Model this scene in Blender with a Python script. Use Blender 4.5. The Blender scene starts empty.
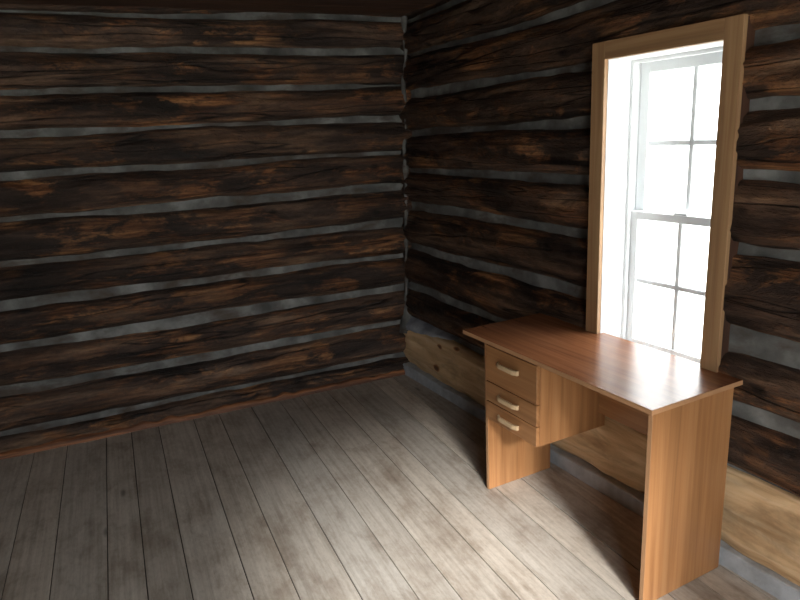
import bpy, bmesh, math, random
from mathutils import Vector, Matrix, noise
random.seed(7)
D=bpy.data
scene=bpy.context.scene
scene.view_settings.view_transform='Standard'
scene.view_settings.exposure=0.0

# ------------------------------------------------------------ node helpers
def new_mat(name):
    m=D.materials.new(name); m.use_nodes=True
    nt=m.node_tree; nt.nodes.clear()
    out=nt.nodes.new('ShaderNodeOutputMaterial'); b=nt.nodes.new('ShaderNodeBsdfPrincipled')
    nt.links.new(b.outputs[0],out.inputs[0])
    return m,nt,b
def N(nt,t,**kw):
    n=nt.nodes.new(t)
    for k,v in kw.items(): setattr(n,k,v)
    return n
def srgb(r,g,b):
    f=lambda c:(c/255/12.92) if c/255<=0.04045 else ((c/255+0.055)/1.055)**2.4
    return (f(r),f(g),f(b),1)
def ramp(nt,fac,stops,interp='LINEAR'):
    r=N(nt,'ShaderNodeValToRGB'); e=r.color_ramp; e.interpolation=interp
    while len(e.elements)<len(stops): e.elements.new(0.5)
    for el,(p,c) in zip(e.elements,stops): el.position=p; el.color=c
    nt.links.new(fac,r.inputs[0]); return r.outputs[0]
def g(v): return (v,v,v,1)
def mix(nt,fac,a,b,mode='MIX'):
    m=N(nt,'ShaderNodeMix',data_type='RGBA',blend_type=mode)
    for sock,v in ((m.inputs[0],fac),(m.inputs[6],a),(m.inputs[7],b)):
        if hasattr(v,'is_linked'): nt.links.new(v,sock)
        else: sock.default_value=v
    return m.outputs[2]
def mapped(nt,kind,scale):
    t=N(nt,'ShaderNodeTexCoord'); m=N(nt,'ShaderNodeMapping')
    nt.links.new(t.outputs[kind],m.inputs[0]); m.inputs['Scale'].default_value=scale
    return m.outputs[0]
def noi(nt,vec,scale,detail=4,rough=.55,dist=0):
    n=N(nt,'ShaderNodeTexNoise'); nt.links.new(vec,n.inputs['Vector'])
    n.inputs['Scale'].default_value=scale; n.inputs['Detail'].default_value=detail
    n.inputs['Roughness'].default_value=rough; n.inputs['Distortion'].default_value=dist
    return n.outputs[0]
def bump(nt,b,h,strength,dist=.01,prev=None):
    n=N(nt,'ShaderNodeBump'); nt.links.new(h,n.inputs['Height'])
    n.inputs['Strength'].default_value=strength; n.inputs['Distance'].default_value=dist
    if prev is not None: nt.links.new(prev,n.inputs['Normal'])
    nt.links.new(n.outputs[0],b.inputs['Normal']); return n.outputs[0]

# ------------------------------------------------------------ materials
def log_material():
    m,nt,b=new_mat('hewn_log_wood')
    fine=noi(nt,mapped(nt,'UV',(1.6,34,1)),1.0,8,.68,.15)
    med=noi(nt,mapped(nt,'UV',(1.3,9,1)),1.0,6,.62,.4)
    blot=noi(nt,mapped(nt,'UV',(3.0,9,1)),1.0,7,.72,.3)
    zone=noi(nt,mapped(nt,'UV',(1.4,3.5,1)),1.0,3,.5,.2)
    grit=noi(nt,mapped(nt,'UV',(22,60,1)),1.0,4,.7,0)
    base=ramp(nt,med,[(.34,srgb(30,22,18)),(.46,srgb(60,45,37)),(.56,srgb(88,67,54)),(.70,srgb(140,110,86))])
    redd=ramp(nt,fine,[(.32,srgb(66,40,26)),(.50,srgb(132,86,54)),(.70,srgb(205,150,98))])
    bf=ramp(nt,blot,[(.49,g(0)),(.58,g(.9))])
    bz=ramp(nt,zone,[(.42,g(.25)),(.6,g(1))])
    bf=mix(nt,1.0,bf,bz,'MULTIPLY')
    c=mix(nt,bf,base,redd)
    c=mix(nt,.75,c,ramp(nt,fine,[(.34,g(.35)),(.5,g(.95)),(.68,g(1.3))]),'MULTIPLY')
    c=mix(nt,.6,c,ramp(nt,grit,[(.35,g(.6)),(.55,g(1.05))]),'MULTIPLY')
    at=N(nt,'ShaderNodeAttribute',attribute_name='tint')
    c=mix(nt,1.0,c,at.outputs['Color'],'MULTIPLY')
    crk=noi(nt,mapped(nt,'UV',(.5,9,1)),1.0,3,.45,.2)
    ab=N(nt,'ShaderNodeMath',operation='SUBTRACT'); nt.links.new(crk,ab.inputs[0]); ab.inputs[1].default_value=.5
    ab2=N(nt,'ShaderNodeMath',operation='ABSOLUTE'); nt.links.new(ab.outputs[0],ab2.inputs[0])
    cf=ramp(nt,ab2.outputs[0],[(.0,g(.05)),(.012,g(1))])
    c=mix(nt,.9,c,cf,'MULTIPLY')
    v=N(nt,'ShaderNodeTexVoronoi'); nt.links.new(mapped(nt,'UV',(3.2,6.5,1)),v.inputs['Vector']); v.inputs['Scale'].default_value=1
    kf=ramp(nt,v.outputs['Distance'],[(.05,g(.12)),(.09,g(.6)),(.13,g(1))])
    c=mix(nt,.95,c,kf,'MULTIPLY')
    nt.links.new(c,b.inputs['Base Color']); b.inputs['Roughness'].default_value=.6
    b.inputs['Specular IOR Level'].default_value=.35
    p=bump(nt,b,fine,.7,.014); p=bump(nt,b,med,.8,.035,p); p=bump(nt,b,blot,.8,.05,p); p=bump(nt,b,grit,.35,.006,p); bump(nt,b,cf,.7,.012,p)
    return m
def mortar_material(name='grey_chinking',c1=(96,96,94),c2=(134,135,133),dirt=True):
    m,nt,b=new_mat(name)
    o=mapped(nt,'Object',(1,1,1))
    a=noi(nt,o,6,5,.55); f=noi(nt,o,60,4,.6)
    c=ramp(nt,a,[(.3,srgb(*[x*.7 for x in c1])),(.5,srgb(*c1)),(.7,srgb(*c2))])
    if dirt:
        d=noi(nt,mapped(nt,'Object',(1,1,2.5)),3.1,5,.65,.3)
        c=mix(nt,ramp(nt,d,[(.5,g(0)),(.64,g(.75))]),c,srgb(70,56,46))
    nt.links.new(c,b.inputs['Base Color']); b.inputs['Roughness'].default_value=.92
    p=bump(nt,b,a,.4,.03); bump(nt,b,f,.4,.005,p)
    return m
def pale_log_material():
    m,nt,b=new_mat('peeled_pine_log')
    fine=noi(nt,mapped(nt,'UV',(2.5,30,1)),1.0,6,.6,.5)
    blot=noi(nt,mapped(nt,'UV',(3.5,9,1)),1.0,5,.65,.5)
    c=ramp(nt,fine,[(.25,srgb(178,142,102)),(.5,srgb(215,182,140)),(.75,srgb(232,206,170))])
    c2=ramp(nt,blot,[(.35,g(.6)),(.5,g(.97)),(.7,g(1.05))])
    c=mix(nt,.9,c,c2,'MULTIPLY')
    v=N(nt,'ShaderNodeTexVoronoi'); nt.links.new(mapped(nt,'UV',(3.6,7,1)),v.inputs['Vector']); v.inputs['Scale'].default_value=1
    kf=ramp(nt,v.outputs['Distance'],[(.06,srgb(95,55,30)),(.1,srgb(200,150,110)),(.13,g(1))])
    c=mix(nt,.9,c,kf,'MULTIPLY')
    nt.links.new(c,b.inputs['Base Color']); b.inputs['Roughness'].default_value=.6
    p=bump(nt,b,fine,.3,.01); bump(nt,b,blot,.4,.02,p)
    return m
def floor_material():
    m,nt,b=new_mat('weathered_floor_boards')
    fine=noi(nt,mapped(nt,'UV',(1.8,48,1)),1.0,6,.6,.1)
    med=noi(nt,mapped(nt,'UV',(3.5,8,1)),1.0,6,.7,.2)
    big=noi(nt,mapped(nt,'Object',(1,.8,1)),4.0,7,.7,.2)
    grit=noi(nt,mapped(nt,'Object',(1,.35,1)),90,4,.7,0)
    c=ramp(nt,fine,[(.25,srgb(166,156,144)),(.5,srgb(192,183,171)),(.72,srgb(206,198,187))])
    c=mix(nt,.5,c,ramp(nt,med,[(.32,srgb(172,155,140)),(.5,g(.94)),(.68,g(1.05))]),'MULTIPLY')
    c=mix(nt,.5,c,ramp(nt,big,[(.33,srgb(176,160,145)),(.5,g(.95)),(.66,g(1.05))]),'MULTIPLY')
    c=mix(nt,.5,c,ramp(nt,grit,[(.35,g(.78)),(.55,g(1.03))]),'MULTIPLY')
    at=N(nt,'ShaderNodeAttribute',attribute_name='tint')
    c=mix(nt,1.0,c,at.outputs['Color'],'MULTIPLY')
    v=N(nt,'ShaderNodeTexVoronoi'); nt.links.new(mapped(nt,'UV',(1.5,5,1)),v.inputs['Vector']); v.inputs['Scale'].default_value=1
    kf=ramp(nt,v.outputs['Distance'],[(.03,g(.4)),(.055,g(.75)),(.075,g(1))])
    c=mix(nt,.8,c,kf,'MULTIPLY')
    nt.links.new(c,b.inputs['Base Color'])
    r=ramp(nt,big,[(.3,g(.48)),(.7,g(.62))]); nt.links.new(r,b.inputs['Roughness'])
    b.inputs['Specular IOR Level'].default_value=.4
    bump(nt,b,fine,.2,.004)
    return m
def laminate_material(name,dark,mid,light,rough,scale=(1.2,40,1),spec=.5):
    m,nt,b=new_mat(name)
    f=noi(nt,mapped(nt,'UV',scale),1.0,5,.6,.5)
    w=noi(nt,mapped(nt,'UV',(scale[0]*.8,scale[1]*.22,1)),1.0,3,.5,1.0)
    c=ramp(nt,f,[(.28,srgb(*dark)),(.5,srgb(*mid)),(.72,srgb(*light))])
    c=mix(nt,.7,c,ramp(nt,w,[(.35,g(.78)),(.52,g(1)),(.7,g(1.06))]),'MULTIPLY')
    nt.links.new(c,b.inputs['Base Color']); b.inputs['Roughness'].default_value=rough
    b.inputs['Specular IOR Level'].default_value=spec
    bump(nt,b,f,.08,.002)
    return m
def plain(name,col,rough=.5,nscale=12,var=.12):
    m,nt,b=new_mat(name)
    f=noi(nt,mapped(nt,'Object',(1,1,1)),nscale,4,.6)
    lo=tuple(x*(1-var) for x in srgb(*col)[:3])+(1,)
    c=ramp(nt,f,[(.3,lo),(.65,srgb(*col))])
    nt.links.new(c,b.inputs['Base Color']); b.inputs['Roughness'].default_value=rough
    return m
def glass_material(name,haze):
    """clear pane with added haze: translucent mix imitates window glow over the muntins"""
    m=D.materials.new(name); m.use_nodes=True; nt=m.node_tree; nt.nodes.clear()
    o=N(nt,'ShaderNodeOutputMaterial'); mx=N(nt,'ShaderNodeMixShader'); t=N(nt,'ShaderNodeBsdfTransparent'); gl=N(nt,'ShaderNodeBsdfGlossy')
    n=N(nt,'ShaderNodeTexNoise'); n.inputs['Scale'].default_value=9
    r=ramp(nt,n.outputs[0],[(.3,g(.93)),(.7,g(.98))]); nt.links.new(r,t.inputs[0])
    gl.inputs['Roughness'].default_value=.02; mx.inputs[0].default_value=.05
    nt.links.new(t.outputs[0],mx.inputs[1]); nt.links.new(gl.outputs[0],mx.inputs[2])
    last=mx.outputs[0]
    if haze:
        tr=N(nt,'ShaderNodeBsdfTranslucent'); tr.inputs[0].default_value=(.9,.93,.95,1)
        m2=N(nt,'ShaderNodeMixShader'); m2.inputs[0].default_value=haze  # translucent haze added to imitate window bloom and lighten the muntins
        nt.links.new(last,m2.inputs[1]); nt.links.new(tr.outputs[0],m2.inputs[2]); last=m2.outputs[0]
    nt.links.new(last,o.inputs[0])
    return m
M_LOG=log_material(); M_MORT=mortar_material(); M_PALE=pale_log_material(); M_FLOOR=floor_material()
M_WHITEMORT=mortar_material('pale_mortar',(150,156,166),(190,196,206),False)
M_DESK=laminate_material('oak_laminate',(144,98,60),(164,116,74),(176,129,86),.42)
M_TOP=laminate_material('desktop_laminate',(106,64,41),(130,82,53),(148,98,66),.26)
M_EDGE=plain('laminate_edge',(180,136,98),.5)
M_HANDLE=plain('handle_wood',(205,176,138),.6)
M_CASING=laminate_material('pine_casing',(142,106,74),(164,128,92),(180,146,108),.55)
M_WHITE=plain('white_paint',(238,241,243),.45,8,.04)
M_GLASS=glass_material('window_glass',.13)
M_SILL=laminate_material('reddish_sill_wood',(62,38,24),(112,70,44),(165,108,68),.65,(3,30,1))
M_CEIL=laminate_material('dark_ceiling_board',(44,27,19),(70,44,30),(92,60,40),.7,(1.2,14,1))
M_BASE=plain('painted_baseboard',(186,192,198),.7,14,.35)
M_GROUND=plain('pale_ground',(200,200,192),.9,3,.2)

# ------------------------------------------------------------ mesh helpers
def finish(bm,name,mats,smooth=True,parent=None,bevel=0,frame=None):
    me=D.meshes.new(name); bm.normal_update(); bm.to_mesh(me); bm.free()
    for m in mats: me.materials.append(m)
    if smooth:
        for p in me.polygons: p.use_smooth=True
    ob=D.objects.new(name,me); scene.collection.objects.link(ob)
    if parent: ob.parent=parent
    if frame is not None:
        M=Matrix.Translation(frame.o)@Matrix((frame.u,frame.n,Vector((0,0,1)))).transposed().to_4x4()
        if M.determinant()<0:
            M=Matrix.Translation(frame.o)@Matrix((-frame.u,frame.n,Vector((0,0,1)))).transposed().to_4x4()
        me.transform(M.inverted()); ob.matrix_world=M
    if bevel:
        md=ob.modifiers.new('b','BEVEL'); md.width=bevel; md.segments=2; md.limit_method='ANGLE'; md.angle_limit=.7
    return ob
class Frame:
    """wall-local frame: s along, d into the wall (away from room), z up"""
    def __init__(s,o,u,n,lean=0): s.o=Vector((o[0],o[1],0)); s.u=Vector((u[0],u[1],0)).normalized(); s.n=Vector((n[0],n[1],0)).normalized(); s.lean=lean
    def P(f,s,d,z): return f.o+f.u*s+f.n*(d+f.lean*z*min(1,max(0,1-s/1.6)))+Vector((0,0,z))
def box(bm,P,a0,a1,b0,b1,c0,c1,mi=0,long=0,uvo=None):
    uv=bm.loops.layers.uv.verify()
    if uvo is None: uvo=random.random()*50
    cs=[(a,b,c) for a in (a0,a1) for b in (b0,b1) for c in (c0,c1)]
    vs=[bm.verts.new(P(*q)) for q in cs]
    faces=[(0,1,3,2),(4,6,7,5),(0,4,5,1),(2,3,7,6),(0,2,6,4),(1,5,7,3)]
    for k,f in enumerate(faces):
        fc=bm.faces.new([vs[i] for i in f]); fc.material_index=mi
        for l,i in zip(fc.loops,f):
            q=cs[i]; oth=[q[j] for j in range(3) if j!=long]
            l[uv].uv=(q[long]+uvo, oth[0]+oth[1]+uvo*.37)
def recalc(bm): bmesh.ops.recalc_face_normals(bm,faces=bm.faces)

def add_log(bm,F,s0,s1,z0,z1,idx,seed,depth=.088,mi=0,tint=(1,1,1),flat=.68,wob=.015):
    uv=bm.loops.layers.uv.verify(); col=bm.loops.layers.float_color.get('tint') or bm.loops.layers.float_color.new('tint')
    n=max(2,int((s1-s0)/.025)); m=18
    zc0=(z0+z1)/2; hw0=(z1-z0)/2
    rows=[]
    for i in range(n+1):
        s=s0+(s1-s0)*i/n
        zc=zc0+wob*noise.noise(Vector((s*.8,seed*3.1,1.7)))*1.3
        hw=hw0+wob*noise.noise(Vector((s*1.5,seed*5.3,9.2)))*1.1+.005*noise.noise(Vector((s*9,seed*5.3,3.2)))
        row=[]
        for j in range(m+1):
            th=-math.pi/2+math.pi*j/m
            zz=zc+hw*math.sin(th)+.005*noise.noise(Vector((s*6,j*.8,seed)))
            k=max(0,math.cos(th))**flat
            pr=depth*k*(1+.25*noise.noise(Vector((s*1.3,j*.35,seed*2.2)))+.26*noise.noise(Vector((s*4,j*.6,seed*4.4)))+.14*noise.noise(Vector((s*12,j*1.1,seed*4.4))))
            row.append((bm.verts.new(F.P(s,.065-min(pr,.094 if mi==0 else .115),zz)),s+seed*7.3,(j/m)*(z1-z0)*1.25+seed*1.9))
        rows.append(row)
    for i in range(n):
        for j in range(m):
            q=[rows[i][j],rows[i+1][j],rows[i+1][j+1],rows[i][j+1]]
            fc=bm.faces.new([x[0] for x in q]); fc.material_index=mi; fc.smooth=True
            for l,x in zip(fc.loops,q): l[uv].uv=(x[1],x[2]); l[col]=(*tint,1)
SH=.030
def sheet(bm,F,s0,s1,z0,z1,d,mi,amp=.006,step=.05):
    ns=max(2,int((s1-s0)/step)); nz=max(2,int((z1-z0)/.03)); g_=[]
    for i in range(ns+1):
        s=s0+(s1-s0)*i/ns; r=[]
        for j in range(nz+1):
            z=z0+(z1-z0)*j/nz
            r.append(bm.verts.new(F.P(s,d+amp*noise.noise(Vector((s*5,z*9,d*50)))*1.5,z)))
        g_.append(r)
    for i in range(ns):
        for j in range(nz):
            f=bm.faces.new([g_[i][j],g_[i+1][j],g_[i+1][j+1],g_[i][j+1]]); f.material_index=mi; f.smooth=True

CEIL=2.31
# ------------------------------------------------------------ back wall
XL=-2.6; YF=-1.1
FB=Frame((XL,3.84),(1,0),(0,1))
bm=bmesh.new()
ch=[-.02,.12,.36,.60,.825,1.04,1.275,1.495,1.705,1.905,2.11,2.285,2.46]
hw=[.0,.018,.024,.019,.017,.015,.015,.013,.012,.011,.010,.009,.0]
LB=1.90-XL
for i in range(len(ch)-1):
    k=random.uniform(.7,1.2); w=random.uniform(-.05,.05)
    add_log(bm,FB,0,LB,ch[i]+hw[i],ch[i+1]-hw[i+1],i,10+i*1.37,tint=(k*(1+w),k,k*(1-w)))
sheet(bm,FB,0,LB,-.02,2.5,SH,1)
recalc(bm)
finish(bm,'wall_back',[M_LOG,M_MORT],smooth=True)

# ------------------------------------------------------------ right wall
C=(1.71,3.84); SL=.08
FR=Frame(C,(SL,-1),(1,SL))
FRL=Frame(C,(SL,-1),(1,SL),lean=.042)
S0,S1=1.78,2.285
LR=(3.84-YF)*math.sqrt(1+SL*SL)+.02
bm=bmesh.new()
def tone(a,b): 
    k=random.uniform(a,b); w=random.uniform(-.05,.03); return (k*(1+w),k,k*(1-w))
far=[(.37,.03),(.606,.020),(.88,.022),(1.15,.016),(1.38,.014),(1.61,.014),(1.84,.012)]
near=[(.37,.008),(.60,.026),(.845,.040),(1.17,.018),(1.41,.016),(1.645,.015),(1.84,.012)]
for lst,a,b,sd in ((far,-.05,S0-.01,40),(near,S1+.01,LR,60)):
    for i in range(len(lst)-1):
        add_log(bm,FRL,a,b,lst[i][0]+lst[i][1],lst[i+1][0]-lst[i+1][1],i,sd+i*1.71,tint=tone(.75,1.1))
top=[(1.84,.012),(2.07,.011),(2.28,.010),(2.46,0)]
for i in range(3): add_log(bm,FRL,-.05,LR,top[i][0]+top[i][1],top[i+1][0]-top[i+1][1],i,80+i*1.3,tint=tone(.7,.95))
add_log(bm,FRL,S0-.02,S1+.02,.40,.58,0,91,tint=tone(.6,.9))
add_log(bm,FRL,-.02,LR,.050,.362,0,99,depth=.092,mi=2,tint=(1,1,1),flat=.45)
sheet(bm,FRL,-.05,S0,-.02,2.5,SH,1); sheet(bm,FRL,S1,LR,-.02,2.5,SH,1)
sheet(bm,FRL,S0,S1,-.02,.62,SH,1); sheet(bm,FRL,S0,S1,1.85,2.5,SH,1)
recalc(bm)
finish(bm,'wall_right',[M_LOG,M_MORT,M_PALE],frame=FR)

# corner mortar bead
bm=bmesh.new()
nz=90; rings=[]
for i in range(nz+1):
    z=.30+(2.30-.30)*i/nz
    r=.013+.014*noise.noise(Vector((0,0,z*9)))+(.05*max(0,1-(z-.3)/.18) if z<.48 else 0)
    cx=1.70+.042*z+.014*noise.noise(Vector((4,0,z*5))); cy=3.825
    rings.append([bm.verts.new((cx+r*math.cos(a),cy+r*math.sin(a),z)) for a in [math.pi*2*k/10 for k in range(10)]])
for i in range(nz):
    for k in range(10): bm.faces.new([rings[i][k],rings[i][(k+1)%10],rings[i+1][(k+1)%10],rings[i+1][k]])
recalc(bm); finish(bm,'trim_1',[M_MORT])
bm=bmesh.new(); n=26; mm=8; G=[]
for i in range(n+1):
    s=.02+.62*i/n; row=[]
    for j in range(mm+1):
        z=.405-(.10*(1-i/n)**.8+.012*noise.noise(Vector((s*14,3,1))))*j/mm
        t=j/mm
        d=.015-.054*math.sin(min(1,t*1.6)*math.pi/2)-.004*noise.noise(Vector((s*9,t*4,2)))+(.035 if j==mm else 0)
        row.append(bm.verts.new(FRL.P(s,d,z)))
    G.append(row)
for i in range(n):
    for j in range(mm): bm.faces.new([G[i][j],G[i+1][j],G[i+1][j+1],G[i][j+1]])
recalc(bm); finish(bm,'trim_2',[M_WHITEMORT])

# baseboards
bm=bmesh.new(); n=140; prof=[(.03,.072),(-.036,.070),(-.041,.066),(-.043,.0),(.03,0)]
G=[]
for i in range(n+1):
    s=.0+LR*i/n; w=.008*noise.noise(Vector((s*3,7,1)))+.005*noise.noise(Vector((s*12,7,1)))
    G.append([bm.verts.new(FR.P(s,d+.003*noise.noise(Vector((s*6,k,2))),z+(w if z>.05 else 0))) for k,(d,z) in enumerate(prof)])
for i in range(n):
    for k in range(4): bm.faces.new([G[i][k],G[i+1][k],G[i+1][k+1],G[i][k+1]])
recalc(bm); finish(bm,'baseboard_right',[M_BASE],smooth=False)
bm=bmesh.new(); uv=bm.loops.layers.uv.verify(); n=200; G=[]
for i in range(n+1):
    s=(LB-.15)*i/n; w=.012*noise.noise(Vector((s*4,1,1)))+.018*noise.noise(Vector((s*13,1,1)))
    pr=[(.03,.038+w),(-.030,.034+w),(-.042,.022+w*.7),(-.046+.006*noise.noise(Vector((s*8,2,2))),.0)]
    G.append([(bm.verts.new(FB.P(s,d,z)),s,k*.03) for k,(d,z) in enumerate(pr)])
for i in range(n):
    for k in range(3):
        q=[G[i][k],G[i+1][k],G[i+1][k+1],G[i][k+1]]; f=bm.faces.new([x[0] for x in q])
        for l,x in zip(f.loops,q): l[uv].uv=(x[1],x[2])
recalc(bm); finish(bm,'baseboard_back',[M_SILL])

# ------------------------------------------------------------ left & front walls
FL=Frame((XL,YF),(0,1),(-1,0)); bm=bmesh.new()
LL=3.84-YF
for i in range(len(ch)-1): add_log(bm,FL,0,LL,ch[i]+hw[i],ch[i+1]-hw[i+1],i,120+i*1.37,tint=tone(.7,1.05))
sheet(bm,FL,0,LL,-.02,2.5,SH,1); recalc(bm); finish(bm,'wall_left',[M_LOG,M_MORT])
FF=Frame((XL,YF),(1,0),(0,-1)); bm=bmesh.new()
LF=2.10-XL; DX0,DX1=-.28-XL,1.0-XL; DH=2.06
for a,b,sd in ((0,DX0,150),(DX1,LF,170)):
    for i in range(len(ch)-1):
        if ch[i]<2.0: add_log(bm,FF,a,b,ch[i]+hw[i],ch[i+1]-hw[i+1],i,sd+i*1.37,tint=tone(.7,1.05))
    sheet(bm,FF,a,b,-.02,2.5,SH,1)
add_log(bm,FF,0,LF,2.13,2.26,0,190); add_log(bm,FF,0,LF,2.30,2.46,0,191)
sheet(bm,FF,DX0,DX1,DH+.05,2.5,SH,1); recalc(bm); finish(bm,'wall_front',[M_LOG,M_MORT])
bm=bmesh.new()
box(bm,FF.P,DX0-.08,DX0+.03,-.03,.15,0,DH+.1,0,2); box(bm,FF.P,DX1-.03,DX1+.08,-.03,.15,0,DH+.1,0,2)
box(bm,FF.P,DX0+.03,DX1-.03,-.03,.15,DH,DH+.1,0,0); recalc(bm); finish(bm,'trim_3',[M_CASING],smooth=False,bevel=.003)

# ------------------------------------------------------------ floor
bm=bmesh.new(); col=bm.loops.layers.float_color.new('tint')
x=XL-.05; 
while x<2.15:
    w=random.choice([.12,.135,.15,.165,.18,.2])
    k=random.uniform(.84,1.08); wq=random.uniform(-.025,.025)
    ys=[YF-.1]; 
    y=random.uniform(1.2,3.2)
    if random.random()<.08: ys.append(y)
    ys.append(3.95)
    for a,b in zip(ys[:-1],ys[1:]):
        dz=random.uniform(-.0015,.0015)
        nf=len(bm.faces)
        box(bm,lambda p,q,r:Vector((p,q,r)),x+.0020,x+w-.0020,a+.001,b-.001,-.04,dz,0,1)
        bm.faces.ensure_lookup_table()
        for f in bm.faces[nf:]:
            for l in f.loops: l[col]=(k*(1+wq),k,k*(1-wq),1)
    x+=w
box(bm,lambda p,q,r:Vector((p,q,r)),XL-.1,2.2,YF-.1,4.0,-.09,-.006,1,1)
recalc(bm)
finish(bm,'floor',[M_FLOOR,plain('dusty_gap_fill',(70,62,54),.95)],smooth=False,bevel=.0015)

# ------------------------------------------------------------ ceiling
bm=bmesh.new(); y=YF-.1
while y<4.0:
    w=random.choice([.15,.18,.2]); box(bm,lambda p,q,r:Vector((p,q,r)),XL-.1,2.25,y+.002,y+w-.002,CEIL,CEIL+.03,0,0); y+=w
recalc(bm); finish(bm,'ceiling',[M_CEIL],smooth=False,bevel=.003)
bm=bmesh.new(); box(bm,lambda p,q,r:Vector((p,q,r)),XL-.3,2.3,YF-.2,4.2,2.47,2.55,0,0)
recalc(bm); finish(bm,'roof',[M_CEIL],smooth=False)

# ------------------------------------------------------------ window
win=D.objects.new('window_1',None); scene.collection.objects.link(win)
P=FR.P; Z0,Z1=.63,1.845
bm=bmesh.new()
CD=-.038
box(bm,P,S0-.065,S0+.002,CD,-.018,Z0-.07,Z1+.065,0,2); box(bm,P,S1-.002,S1+.065,CD,-.018,Z0-.07,Z1+.065,0,2)
box(bm,P,S0+.002,S1-.002,CD,-.018,Z1-.002,Z1+.065,0,0); box(bm,P,S0+.002,S1-.002,CD,-.018,Z0-.07,Z0-.01,0,0)
recalc(bm); finish(bm,'casing',[M_CASING],False,win,.002)
bm=bmesh.new()
box(bm,P,S0-.060,S0-.012,-.018,.05,Z0-.06,Z1+.06,0,2); box(bm,P,S1+.012,S1+.060,-.018,.05,Z0-.06,Z1+.06,0,2)
box(bm,P,S0-.012,S1+.012,-.018,.05,Z1+.012,Z1+.06,0,0)
recalc(bm); finish(bm,'buck',[M_CEIL],False,win)
bm=bmesh.new()
DD=.135
box(bm,P,S0-.012,S0+.004,-.018,DD+.09,Z0,Z1,0,2); box(bm,P,S1-.004,S1+.012,-.018,DD+.09,Z0,Z1,0,2)
box(bm,P,S0-.012,S1+.012,-.018,DD+.09,Z1-.004,Z1+.012,0,0); box(bm,P,S0-.012,S1+.012,-.018,DD+.11,Z0-.02,Z0+.004,0,0)
box(bm,P,S0+.004,S0+.018,DD-.028,DD-.012,Z0,Z1,0,2); box(bm,P,S1-.018,S1-.004,DD-.028,DD-.012,Z0,Z1,0,2)
box(bm,P,S0+.018,S1-.018,DD-.028,DD-.012,Z1-.018,Z1-.004,0,0)
recalc(bm); finish(bm,'jamb',[M_WHITE],False,win,.002)
def sash(name,z0,z1,d0,d1,botw,topw):
    bm=bmesh.new(); a,b=S0+.006,S1-.006; st=.045
    box(bm,P,a,a+st,d0,d1,z0,z1,0,2); box(bm,P,b-st,b,d0,d1,z0,z1,0,2)
    box(bm,P,a+st,b-st,d0,d1,z0,z0+botw,0,0); box(bm,P,a+st,b-st,d0,d1,z1-topw,z1,0,0)
    mid=(a+b)/2; gz0,gz1=z0+botw,z1-topw; mz=(gz0+gz1)/2
    box(bm,P,mid-.010,mid+.010,d0+.008,d1-.008,gz0,gz1,0,2)
    box(bm,P,a+st,mid-.010,d0+.008,d1-.008,mz-.010,mz+.010,0,0); box(bm,P,mid+.010,b-st,d0+.008,d1-.008,mz-.010,mz+.010,0,0)
    recalc(bm); finish(bm,name,[M_WHITE],False,win,.002)
    # pane set room-side of the muntins so its added haze veils them
    bm=bmesh.new(); dm=d0+.005
    bm.faces.new([bm.verts.new(P(*q)) for q in ((a+st-.003,dm,gz0),(b-st+.003,dm,gz0),(b-st+.003,dm,gz1),(a+st-.003,dm,gz1))])
    finish(bm,name+'_glass',[M_GLASS],False,win)
sash('lower_sash',Z0+.005,1.245,DD-.010,DD+.022,.06,.032)
sash('upper_sash',1.213,Z1-.004,DD+.026,DD+.058,.032,.05)
bm=bmesh.new(); box(bm,P,(S0+S1)/2-.03,(S0+S1)/2+.03,DD-.006,DD+.018,1.245,1.253,0,0); recalc(bm)
finish(bm,'sash_lock',[M_WHITE],False,win,.002)

# ------------------------------------------------------------ desk
desk=D.objects.new('writing_desk',None); scene.collection.objects.link(desk)
FD=Frame((1.365,2.43),(.068,-1),(1,.068)); Q=FD.P; ZT=.732
bm=bmesh.new(); box(bm,Q,0,1.06,0,.464,ZT-.018,ZT,0,0); recalc(bm)
me_top=finish(bm,'desktop',[M_TOP,M_EDGE],False,desk,.0015)
for p in me_top.data.polygons:
    if abs(p.normal.z)<.5: p.material_index=1
def panel(name,a0,a1,b0,b1,z0,z1,long=2,mat=None,bev=.0015,mats=None):
    bm=bmesh.new(); box(bm,Q,a0,a1,b0,b1,z0,z1,0,long); recalc(bm)
    return finish(bm,name,mats or [mat or M_DESK],False,desk,bev)
ZU=ZT-.0185
fp=panel('far_end_panel',.150,.168,.012,.375,0.001,ZU)
npn=panel('near_end_panel',1.036,1.054,.012,.405,0.001,ZU)
for o in (fp,npn):
    o.data.materials.append(M_EDGE)
    for p in o.data.polygons:
        if p.normal.dot(FD.n)<-.7: p.material_index=1
panel('pedestal_side',.492,.508,.022,.375,.362,ZU)
panel('pedestal_bottom',.168,.492,.022,.375,.362,.376,0)
panel('pedestal_back',.168,.492,.360,.374,.376,ZU,0)
panel('modesty_panel',.508,1.036,.335,.350,.43,ZU,0)
zs=[(.545,.708),(.452,.541),(.364,.448)]
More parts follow.
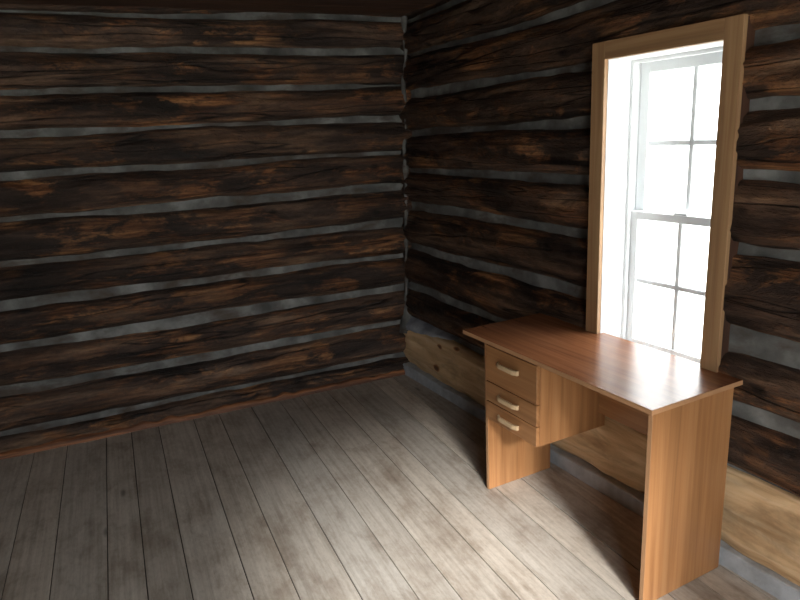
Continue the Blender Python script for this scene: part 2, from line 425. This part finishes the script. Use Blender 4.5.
for i,(a,b) in enumerate(zs):
    panel('drawer_front_%d'%(i+1),.171,.507,.004,.021,a,b,0,bev=.002)
    panel('drawer_box_%d'%(i+1),.18,.485,.0215,.35,a+.015,b-.02,0)
    zc=b-.062 if i==0 else (a+b)/2
    bm=bmesh.new()
    n=12; ring=[]
    for k in range(n+1):
        t=k/n; s=.265+.135*t; dep=-.004-.010*min(1,math.sin(math.pi*t)*2.2)
        ring.append([bm.verts.new(Q(s,dep+dd,zc+dz)) for dd,dz in ((-.004,-.010),(-.006,.0),(-.004,.010),(.006,.010),(.006,-.010))])
    for k in range(n):
        for j in range(5): bm.faces.new([ring[k][j],ring[k][(j+1)%5],ring[k+1][(j+1)%5],ring[k+1][j]])
    bm.faces.new(ring[0]); bm.faces.new(ring[-1][::-1]); recalc(bm)
    finish(bm,'drawer_pull_%d'%(i+1),[M_HANDLE],False,desk,.001)

# ------------------------------------------------------------ outside ground
bm=bmesh.new(); n=30
vv=[[bm.verts.new((-40+80*i/n,-40+80*j/n,-.35+.0)) for j in range(n+1)] for i in range(n+1)]
for i in range(n):
    for j in range(n): bm.faces.new([vv[i][j],vv[i+1][j],vv[i+1][j+1],vv[i][j+1]])
finish(bm,'ground',[M_GROUND])

# ------------------------------------------------------------ light
w=D.worlds.new('overcast_sky'); scene.world=w; w.use_nodes=True; nt=w.node_tree
bg=nt.nodes['Background']
tc=N(nt,'ShaderNodeTexCoord'); sx=N(nt,'ShaderNodeSeparateXYZ'); nt.links.new(tc.outputs['Generated'],sx.inputs[0])
c=ramp(nt,sx.outputs[2],[(.0,(.50,.515,.52,1)),(.7,(.98,1,.99,1))]); nt.links.new(c,bg.inputs[0])
bg.inputs[1].default_value=13.0
def portal(name,center,normal,sx_,sz):
    l=D.lights.new(name,'AREA'); l.shape='RECTANGLE'; l.size=sx_; l.size_y=sz; l.cycles.is_portal=True
    o=D.objects.new(name,l); scene.collection.objects.link(o); o.location=center
    o.rotation_euler=(-Vector(normal)).to_track_quat('Z','Y').to_euler()
portal('window_portal',P((S0+S1)/2,.24,(Z0+Z1)/2),tuple(-FR.n),S1-S0,Z1-Z0)
portal('door_portal',FF.P((DX0+DX1)/2,.16,DH/2),(0,1,0),DX1-DX0,DH)
sl=D.lights.new('hazy_sun','SUN'); sl.energy=9.5; sl.angle=math.radians(10); sl.color=(1,.98,.95)
so=D.objects.new('hazy_sun',sl); scene.collection.objects.link(so)
dirv=Vector((.20,1,-math.tan(math.radians(29))))
so.rotation_euler=dirv.to_track_quat('-Z','Y').to_euler(); so.location=(0,-6,5)

# ------------------------------------------------------------ camera
d2=Vector((-297,150,-640)).normalized()
d1=Vector((1501,241,-640)); d1=(d1-d1.dot(d2)*d2).normalized(); up=d1.cross(d2)
cam=D.cameras.new('camera'); co=D.objects.new('camera',cam); scene.collection.objects.link(co)
cam.sensor_width=36; cam.lens=36*640/800; cam.clip_start=.02
R=Matrix((d1,d2,up)).to_4x4()
co.matrix_world=Matrix.Translation((0,0,1.6))@R
scene.camera=co
